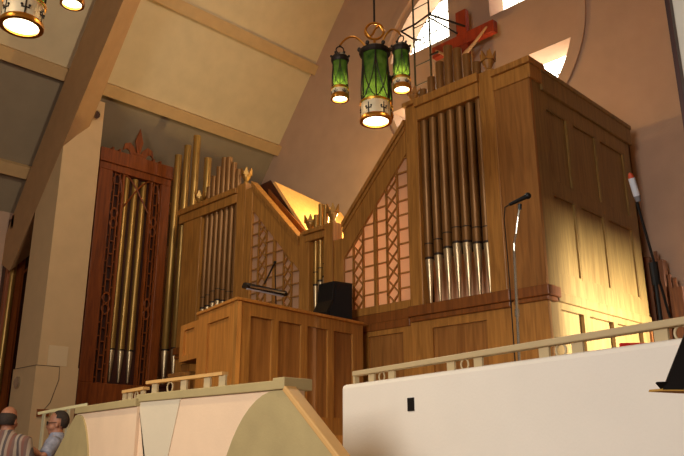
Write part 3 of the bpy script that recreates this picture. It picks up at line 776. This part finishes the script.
f_ = lambda t: ((V((-3.9, 3.93, 0)) + (V((-1.1, 3.27, 0))-V((-3.9, 3.93, 0)))*t) - Pp).dot(up_)
for t, half, rr in ((.113, .127, .030), (.426, .127, .030), (.694, .115, .030), (.939, .1, .030)):
    uu = f_(t)
    for s_ in (-1, 1): build(MB(MP).box(uu+s_*half-.036, uu+s_*half+.036, .06, .075, 2.06, 2.13), 'rail_plate', RAILM, par)
    build(MB(MP).ring((uu, .068, 2.099), rr+.004, .006, (1,0,0), (0,0,1), 24, 8), 'rail_ring', RAILM, par)
build(MB(MP).box(.845, .915, -.006, .01, 1.84, 1.925), 'outlet_plate', BLACKM, par)

# ------------------------------------------------------------------ peach pulpit
pul = thing('pulpit', 'peach and white pulpit parapet with olive rounded ends and a low rail', 'pulpit', (-4.6, 2.8, FZ))
YP = 2.76
build(MB().box(-4.88, -3.26, YP, YP+.15, FZ, 1.93), 'front_wall', PEACH, pul)
build(MB().prism([(a, YP-.006, b) for a, b in ((-4.88, 1.93), (-4.335, 1.93), (-4.60, 1.05), (-4.55, 1.05))], (0, .01, 0)), 'white_wedge', OFFW, pul)
build(MB().box(-4.90, -3.26, YP-.02, YP+.18, 1.93, 1.985).box(-3.34, -3.235, YP-.03, YP+.19, 1.93, 1.998), 'cap', OLIVE, pul, bevel=.006)
def olive_end(M, mirror=1):
    arc = [(-.06 - .58*math.sin(t/14*PI/2), 1.0 + .93*math.cos(t/14*PI/2)) for t in range(15)]
    poly = [(.0, 1.93)] + arc + [(-.66, FZ), (.66, FZ), (.66, 1.93-.66*.86)]
    m = MB(M).prism([(a, -.012, b) for a, b in poly], (0, .07, 0))
    return m
build(olive_end(Matrix.Translation((-3.26, YP, 0))), 'stair_end_panel', OLIVE, pul)
d_ = V((1, 0, -.86)).normalized(); nn = V((.86, 0, 1)).normalized()
cb = MB().prism([V((-3.255, YP-.03, 1.925)), V((-3.255, YP-.03, 1.925))+nn*.035, V((-3.255, YP-.03, 1.925))+nn*.035+d_*.87, V((-3.255, YP-.03, 1.925))+d_*.87], (0, .09, 0))
build(cb, 'stair_cap', TANCAP, pul, bevel=.008)
wa, wb = V((-4.86, 2.735, 0)), V((-6.28, 2.96, 0)); uw = (wb-wa).normalized(); ww = V((uw.y, -uw.x, 0))
MW = basis(wa, uw, ww if ww.y > 0 else -ww, (0,0,1)); LW = (wb-wa).length
build(MB(MW).box(0, LW, 0, .15, FZ, 1.90), 'wing_wall', PEACH, pul)
build(MB(MW).box(0, LW+.02, -.02, .18, 1.90, 1.957), 'wing_cap', OLIVE, pul, bevel=.006)
arc = [(LW-.09-.46*math.sin(t/14*PI/2), .95+.94*math.cos(t/14*PI/2)) for t in range(15)]
build(MB(MW).prism([(a, -.014, b) for a, b in [(LW, 1.89)] + arc + [(LW-.58, FZ), (LW+.62, FZ), (LW+.62, 1.89-.62*.63)]], (0, .17, 0)), 'stair_end_panel', OLIVE, pul)
# low rails on the caps
def rail(M, u0, u1, z0, z1, plates, rings):
    r_ = build(MB(M).box(u0, u1, .05, .10, z1-.022, z1), 'handrail', TANCAP, pul)
    for u in plates: build(MB(M).box(u-.035, u+.035, .065, .08, z0, z1-.02), 'rail_plate', RAILM, pul)
    for u in rings: build(MB(M).ring((u, .072, (z0+z1-.022)/2), (z1-.022-z0)/2-.003, .0055, (1,0,0), (0,0,1), 20, 6), 'rail_ring', RAILM, pul)
MPu = Matrix.Translation((0, YP, 0))
rail(MPu, -4.90, -3.95, 1.985, 2.085, (-4.80, -4.42, -4.14, -3.97), (-4.60, ))
rail(MW, .05, .50, 1.957, 2.045, (.1, .36, .48), (.23,))

# ------------------------------------------------------------------ music stand, chair, small things
mst = thing('music_stand', 'black music stand with a yellow-lit lip at the right edge of the photo', 'music stand', (-.62, 1.95, FZ))
o = V((-.838, 2.06, 1.755)); r_ = RV; upv = (V((0,0,1))*.80 + RV*.52 + DV*.25).normalized(); nv = r_.cross(upv).normalized()
build(MB(basis(o, r_, nv, upv)).box(0, .5, -.004, .004, 0, .34), 'desk', BLACKM, mst)
build(MB(basis(o, r_, nv, upv)).hexa([(-.035,-.004,-.004),(.5,-.06,-.008),(.5,.0,-.008),(-.0,.004,-.004),(-.035,-.004,.004),(.5,-.06,.0),(.5,.0,.0),(-.0,.004,.004)]), 'lip', YELL, mst)
build(MB(basis(o, r_, nv, upv)).hexa([(-.03,.02,.014),(-.03,.02,.016),(.0,.0,.0),(.0,-.003,.0),(-.028,.02,.018),(-.028,.02,.019),(.02,.0,.03),(.02,-.003,.03)]), 'desk_corner', BLACKM, mst)
build(MB().tube([(-.62, 1.95, FZ+.02), o + r_*.25 + upv*.1 + nv*.012], .012, 8), 'pole', BLACKM, mst)
for a in (0.4, 2.5, 4.6): build(MB().tube([(-.62, 1.95, FZ+.2), (-.62+.25*math.cos(a), 1.95+.25*math.sin(a), FZ+.012)], .01, 6), 'leg', BLACKM, mst)
chr_ = thing('chair', 'red upholstered chair whose back just shows above the white parapet', 'chair', (-2.62, 6.1, CZ))
build(MB().box(-2.85, -2.42, 5.80, 6.22, 2.05, 2.11), 'seat', REDC, chr_, bevel=.015)
build(MB(basis((-2.69, 5.86, 0), (.14, .13, 0), (-.68, .73, 0), (0,0,1))).box(.0, 1.1, -.04, 0.0, 2.12, 2.435), 'backrest', REDC, chr_, bevel=.006)
for x, y in ((-2.82, 5.83), (-2.45, 5.83), (-2.82, 6.18), (-2.45, 6.18)): build(MB().box(x-.015, x+.015, y-.015, y+.015, CZ, 2.06), 'leg', OAKD, chr_)
tag(build(MB().box(-7.02, -6.7, 6.5, 7.5, CZ, CZ+.12), 'wooden_step', HONEY, origin=(-6.9, 7.1, CZ)), 'low orange-brown wooden step at the foot of the oak console', 'step')
lc = MB().ball((-5.62, 5.66, 1.64), .06, 1, 1, 1.0, 10)
tag(build(MB().lathe([(.07, CZ), (.085, CZ+.04), (.06, CZ+.09), (.02, CZ+.1)], (-6.55, 6.6, 0), 12), 'cloth_bundle', LILAC, origin=(-6.55, 6.6, CZ), smooth=True), 'small pale lilac cloth bundle low between pulpit stair and white parapet', 'cloth')
lc.bm.free()
# things on the left pilaster
tag(build(MB(basis((-13.71, 5.28, 2.77), (1,0,0), (0,0,1), (0,-1,0))).lathe([(.11, 0), (.11, .03), (.085, .045), (.03, .05)], n=20), 'wall_speaker', CHROME, origin=(-13.71, 5.28, 2.77), smooth=40), 'small round metal fitting on the cream pilaster behind the bald man', 'wall fitting')
tag(build(MB().box(-12.999, -12.99, 5.47, 5.83, 3.04, 3.40), 'notice', PAPER, origin=(-13, 5.65, 3.2)), 'pale square sheet stuck on the cream pilaster', 'notice')
cd = MB().tube([(-12.98, 5.28, 3.03), (-12.98, 5.70, 3.03), (-12.98, 5.71, 2.8), (-12.98, 5.60, 2.4), (-12.98, 5.50, 2.27)], .005, 6).tube([(-13.97, 5.275, 3.03), (-12.98, 5.275, 3.03)], .005, 6)
tag(build(cd, 'wall_cable', IRON, origin=(-13, 5.5, 2.8)), 'thin dark cable running around and down the cream pilaster', 'cable')
tag(build(MB().box(-12.99, -12.93, 5.38, 5.58, 2.16, 2.28), 'junction_box', MAHOG, origin=(-13, 5.5, 2.2)), 'small brown box at the end of the thin pilaster cable', 'box')
fl = thing('floodlight', 'small silver floodlight clamped high on the cream pilaster', 'floodlight', (-12.95, 5.86, 8.05))
build(MB().tube([(-13.05, 5.9, 8.15), (-12.94, 5.88, 8.12)], .015, 8), 'bracket', IRON, fl)
build(MB().tube([(-12.96, 5.90, 8.10), (-12.88, 5.83, 8.00)], [.05, .085], 12), 'lamp_head', CHROME, fl, smooth=40)
hr = thing('handrail', 'pale metal handrail behind the man in the blue shirt', 'handrail', (-9.1, 4.0, FZ))
h0, h1 = V((-9.28, 3.87, 2.035)), V((-8.80, 4.27, 2.14))
build(MB().bar(h0, h1, .03, .035), 'top_bar', plain('pale_metal', srgb(220, 205, 150), .35, .3), hr)
for t in (.12, .38, .62, .86):
    p = h0.lerp(h1, t); build(MB().box(p.x-.03, p.x+.03, p.y-.01, p.y+.01, FZ, p.z-.01), 'post', plain('pale_post', srgb(212, 200, 160), .5, .2), hr)

# ------------------------------------------------------------------ people
def skin_obj(name, joints, bones, root, mat, rem=None, extra=None):
    bm = bmesh.new(); L = bm.verts.layers.skin.verify(); vs = {}
    for k_, (p, r) in joints.items():
        vs[k_] = bm.verts.new(V(p)); vs[k_][L].radius = r if isinstance(r, tuple) else (r, r)
    vs[root][L].use_root = True
    for a, b in bones: bm.edges.new((vs[a], vs[b]))
    me = bpy.data.meshes.new(name); bm.to_mesh(me); bm.free()
    o = bpy.data.objects.new(name, me); COL.objects.link(o)
    o.modifiers.new('skin', 'SKIN'); s_ = o.modifiers.new('sub', 'SUBSURF'); s_.levels = s_.render_levels = 2
    dg = bpy.context.evaluated_depsgraph_get(); ev = o.evaluated_get(dg)
    m2 = bpy.data.meshes.new_from_object(ev)
    bpy.data.objects.remove(o)
    bm = bmesh.new(); bm.from_mesh(m2)
    if extra: extra(bm)
    bm.to_mesh(m2); bm.free()
    m2.materials.clear(); m2.materials.append(mat)
    o = bpy.data.objects.new(name, m2); COL.objects.link(o)
    if rem:
        r_ = o.modifiers.new('remesh', 'REMESH'); r_.mode = 'VOXEL'; r_.voxel_size = rem; r_.use_smooth_shade = True
        sm = o.modifiers.new('smooth', 'SMOOTH'); sm.iterations = 3; sm.factor = .5
    for p in m2.polygons: p.use_smooth = True
    return o
def person(loc, heading, label, shirt, pose, sc_):
    """local frame: +x = forward, +y = person's left, z up, height about 1.75"""
    root = thing('person', label, 'person', loc); root.rotation_euler = (0, 0, heading); root.scale = (sc_, sc_, sc_)
    J = dict(pel=((0,0,.93),(.10,.14)), wst=((0,0,1.08),(.10,.135)), chs=((0,0,1.30),(.115,.165)), nk0=((-.01,0,1.44),.075), nk=((.0,0,1.50),.062), hd=((.015,0,1.59),.07))
    Bn = [('pel','wst'),('wst','chs'),('chs','nk0'),('nk0','nk'),('nk','hd')]
    for s_, n_ in ((1,'l'),(-1,'r')):
        J['hip'+n_] = ((0,s_*.1,.86),.095); J['kn'+n_] = ((.02,s_*.11,.48),.06); J['an'+n_] = ((-.02,s_*.11,.08),.042); J['to'+n_] = ((.14,s_*.13,.035),.034)
        Bn += [('pel','hip'+n_),('hip'+n_,'kn'+n_),('kn'+n_,'an'+n_),('an'+n_,'to'+n_)]
        J['sh'+n_] = ((0,s_*.19,1.40),.062)
        e, w_ = pose[n_]
        J['elb'+n_] = (e,.043); J['wr'+n_] = (w_,.030)
        Bn += [('chs','sh'+n_),('sh'+n_,'elb'+n_),('elb'+n_,'wr'+n_)]
        E_, W_ = V(e), V(w_); f_ = (W_-E_).normalized(); side = V(pose['side'+n_]); dn = f_.cross(side).normalized()
        pc = W_+f_*.05; J['pm'+n_] = (tuple(pc), (.02,.034)); J['kk'+n_] = (tuple(W_+f_*.085), (.016,.036))
        Bn += [('wr'+n_,'pm'+n_),('pm'+n_,'kk'+n_)]
        for i_, l_ in enumerate((.065,.075,.07,.055)):
            b0 = W_+f_*.085+side*(.027-.018*i_); b1 = b0+f_*l_*.5+dn*.01; b2 = b1+f_*l_*.25+dn*l_*.45
            J['f%d0%s' % (i_, n_)] = (tuple(b0), .0095); J['f%d1%s' % (i_, n_)] = (tuple(b1), .009); J['f%d2%s' % (i_, n_)] = (tuple(b2), .008)
            Bn += [('kk'+n_,'f%d0%s' % (i_, n_)),('f%d0%s' % (i_, n_),'f%d1%s' % (i_, n_)),('f%d1%s' % (i_, n_),'f%d2%s' % (i_, n_))]
        t0 = W_+f_*.03+side*.03; t1 = t0+f_*.035+side*.022+dn*.012; t2 = t1+f_*.03+dn*.012
        J['t0'+n_] = (tuple(t0), .013); J['t1'+n_] = (tuple(t1), .011); J['t2'+n_] = (tuple(t2), .009)
        Bn += [('wr'+n_,'t0'+n_),('t0'+n_,'t1'+n_),('t1'+n_,'t2'+n_)]
    def head(bm):
        def ell(c, sx, sy, sz, n_=16): c = (c[0], c[1], (c[2]-1.763)*1.1+1.728); sz = sz*1.1; bmesh.ops.create_uvsphere(bm, u_segments=n_, v_segments=12, radius=1, matrix=Matrix.Translation(c) @ Matrix.Diagonal((sx, sy, sz, 1)))
        ell((.0,0,1.665), .098,.078,.098); ell((.025,0,1.605), .078,.062,.085); ell((.055,0,1.555), .04,.042,.035)
        ell((.10,0,1.61), .024,.015,.026); ell((.085,0,1.655), .018,.052,.012); ell((.088,0,1.572), .014,.024,.007)
        for s_ in (1,-1):
            ell((-.0,s_*.08,1.625), .02,.01,.034); ell((.083,s_*.032,1.637), .01,.013,.009); ell((.055,s_*.05,1.60), .03,.022,.025)
    b = skin_obj('body', J, Bn, 'pel', SKIN, .0085, head); b.parent = root
    def garment(bm):
        q = MB(); q.bm.free(); q.bm = bm
        bmesh.ops.delete(bm, geom=list(bm.verts), context='VERTS')
        R_ = [(.84,.135,.185),(.95,.13,.18),(1.08,.132,.172),(1.2,.138,.182),(1.3,.135,.195),(1.38,.115,.185),(1.43,.095,.135),(1.475,.075,.085),(1.50,.068,.074)]
        rs_ = [[q.v((a_*math.cos(2*PI*k/20), b_*math.sin(2*PI*k/20), z_)) for k in range(20)] for z_, a_, b_ in R_]
        for A_, B_ in zip(rs_, rs_[1:]):
            for k in range(20): bm.faces.new((A_[k], A_[(k+1)%20], B_[(k+1)%20], B_[k]))
        bm.faces.new(rs_[0][::-1]); bm.faces.new(rs_[-1])
        for sg, n_ in ((1,'l'),(-1,'r')):
            S0 = V((0, sg*.13, 1.385)); S1 = V((0, sg*.2, 1.375)); E_ = V(pose[n_][0])
            q.tube([S0, S1, S1.lerp(E_, .5), S1.lerp(E_, .86)], [.08, .086, .074, .07], 14)
    up = skin_obj('shirt', dict(a=((0,0,1),.1), b=((0,0,1.2),.1)), [('a','b')], 'a', shirt, .013, garment); up.parent = root
    tr_ = skin_obj('trousers', dict(w=((0,0,1.0),(.115,.15)), p=((0,0,.88),(.12,.16)), hl=((0,.1,.82),.108), kl=((.02,.11,.48),.082), al=((-.01,.11,.1),.068), hr=((0,-.1,.82),.108), kr=((.02,-.11,.48),.082), ar=((-.01,-.11,.1),.068)),
                  [('w','p'),('p','hl'),('hl','kl'),('kl','al'),('p','hr'),('hr','kr'),('kr','ar')], 'p', TROUS, .014); tr_.parent = root
    for s_ in (1,-1):
        sh_ = MB().ball((.06, s_*.12, .045), 1, .14, .05, .05, 12); 
        q = build(sh_, 'shoe', BLACKM, None, smooth=True); q.parent = root
    return root
def put(mb, name, mat, root):
    q = build(mb, name, mat, None, smooth=40); q.parent = root; return q
# bald man seen from behind
ang = math.atan2(.79, -.62)
m1 = person((-7.84, 2.97, FZ), ang, 'bald man in a striped shirt standing with his back to the room', STRIPE,
       dict(l=((.02,.27,1.12),(.16,.25,.90)), r=((.02,-.27,1.12),(.16,-.25,.90)), sidel=(0,-1,0), sider=(0,1,0)), 1.0)
h = MB().ball((-.012,0,1.60), 1, .102, .087, .095, 16)
for f in [f for f in h.bm.faces if f.calc_center_median().z > 1.672 or f.calc_center_median().x > .035 or f.calc_center_median().z < 1.54]: h.bm.faces.remove(f)
put(h, 'hair', HAIR, m1)
put(MB().lathe([(.083, 1.455), (.078, 1.50), (.068, 1.505), (.07, 1.46)], (-.005, 0, -.015), 18, cap=False), 'collar', STRIPE, m1)
# man in blue shirt, profile to the left, hands together
ang2 = math.atan2(-.80, -.52)
m2 = person((-7.99, 3.56, FZ), ang2, 'man in a blue-grey shirt and glasses facing left with hands together', BLUESH,
       dict(l=((.05,.38,1.24),(.26,.22,1.36)), r=((.06,-.30,1.18),(.28,-.05,1.33)), sidel=(0,0,1), sider=(0,0,1)), .99)
h = MB().ball((-.014,0,1.622), 1, .104, .086, .113, 24)
for f in [f for f in h.bm.faces if f.calc_center_median().x > .0+.9*max(0, f.calc_center_median().z-1.66) or f.calc_center_median().z < 1.545 or (f.calc_center_median().x > -.045 and f.calc_center_median().z < 1.64)]: h.bm.faces.remove(f)
put(h, 'hair', HAIR, m2)
g = MB()
for s_ in (1,-1):
    g.ring((.108, s_*.034, 1.592), .023, .003, (0,1,0), (0,0,1), 14, 5); g.tube([(.108, s_*.058, 1.596), (.0, s_*.088, 1.60)], .003, 5)
g.tube([(.11, .012, 1.596), (.11, -.012, 1.596)], .003, 5)
put(g, 'glasses', IRON, m2)

# ------------------------------------------------------------------ light
def area(name, loc, target, size, energy, col, size_y=None, spread=None):
    l = bpy.data.lights.new(name, 'AREA'); l.energy = energy; l.color = col; l.shape = 'RECTANGLE'; l.size = size; l.size_y = size_y or size
    if spread: l.spread = math.radians(spread)
    o = bpy.data.objects.new(name, l); COL.objects.link(o); o.location = loc
    o.rotation_euler = (V(target)-V(loc)).to_track_quat('-Z', 'Y').to_euler(); return o
def point(name, loc, energy, col, r=.05):
    l = bpy.data.lights.new(name, 'POINT'); l.energy = energy; l.color = col; l.shadow_soft_size = r
    o = bpy.data.objects.new(name, l); COL.objects.link(o); o.location = loc; return o
def spot(name, loc, target, energy, col, ang=70, blend=.6, r=.08):
    l = bpy.data.lights.new(name, 'SPOT'); l.energy = energy; l.color = col; l.spot_size = math.radians(ang); l.spot_blend = blend; l.shadow_soft_size = r
    o = bpy.data.objects.new(name, l); COL.objects.link(o); o.location = loc
    o.rotation_euler = (V(target)-V(loc)).to_track_quat('-Z', 'Y').to_euler(); return o
W = bpy.data.worlds.new('world'); S.world = W; W.use_nodes = True
W.node_tree.nodes['Background'].inputs['Color'].default_value = (1, .82, .62, 1)
W.node_tree.nodes['Background'].inputs['Strength'].default_value = .14
area('nave_fill', (-1.0, -6, 4.5), (-4, 5, 1.9), 5, 415, (1, .96, .90), 3, 120)  # added fill area behind the camera; no window is built there
spot('roof_fill_spot', (-4.4, 4.5, 7.9), (-13, 5.0, 8.2), 760, (1, .86, .66), 112, 1.0, .3)  # added spot without a fixture; brightens the left roof, rib and pilaster
area('side_opening_fill', (4.6, 11.0, 3.1), (X1, 9.3, 3.1), .6, 480, (.95, .98, 1), 1.1, 45)  # added area light outside the low opening; brightens the organ's right side
area('screen_backfill', (-6.95, YF+.33, 4.35), (-6.95, 0, 4.35), 1.1, 12, (1, .95, .84), 1.7)  # added panel behind the right screen cloth to make it brighter
point('recess_fill_point', (-7.0, 9.3, 6.3), 34, (1, .72, .40), .06)  # added point hidden behind the organ; warms the round recess
point('swell_lamp', (-8.6, 8.9, 5.5), 280, (1, .70, .27), .06)
spot('console_fill_spot', (-9.6, 2.6, 7.5), (-7.7, 5.4, 2.8), 420, (1, .72, .36), 26)  # added spot without a fixture; warms the console end
for c, angs in ((ch1, (-48, 72, 192)), (ch2, (2, 122, 242))):
    spot('lantern_downlight', (c.x, c.y, 4.70), (c.x, c.y, 0), 170, (1, .82, .54), 138)
    point('lantern_bulb', (c.x, c.y, 5.0), 2.5, (1, .80, .42), .04)
    point('upper_fill_point', (c.x-.05, c.y, 6.7), 22, (1, .72, .40), .1)  # added point above each chandelier, no fixture; warms the walls
    for a in angs:
        a = math.radians(a); e = c + (RV*math.cos(a) + DV*math.sin(a))*.365
        point('small_lantern_bulb', (e.x, e.y, 5.09), 1.6, (1, .80, .42), .03)

# ------------------------------------------------------------------ camera
cam = bpy.data.cameras.new('camera'); co = bpy.data.objects.new('camera', cam); COL.objects.link(co)
cam.sensor_width = 36; cam.lens = 729.816/684*36; cam.clip_start = .05
yaw, pit, rol = (math.radians(a) for a in (-45.36119856, 16.89951276, -.07393666))
F = V((math.sin(yaw)*math.cos(pit), math.cos(yaw)*math.cos(pit), math.sin(pit))); Rt = V((math.cos(yaw), -math.sin(yaw), 0)); Up = Rt.cross(F)
R2 = Rt*math.cos(rol)+Up*math.sin(rol); U2 = -Rt*math.sin(rol)+Up*math.cos(rol)
co.matrix_world = basis((0, 0, 1.6), R2, U2, -F)
S.camera = co
S.view_settings.view_transform = 'Standard'; S.view_settings.look = 'None'; S.view_settings.gamma = 1
S.view_settings.exposure = 0; S.view_settings.use_curve_mapping = False
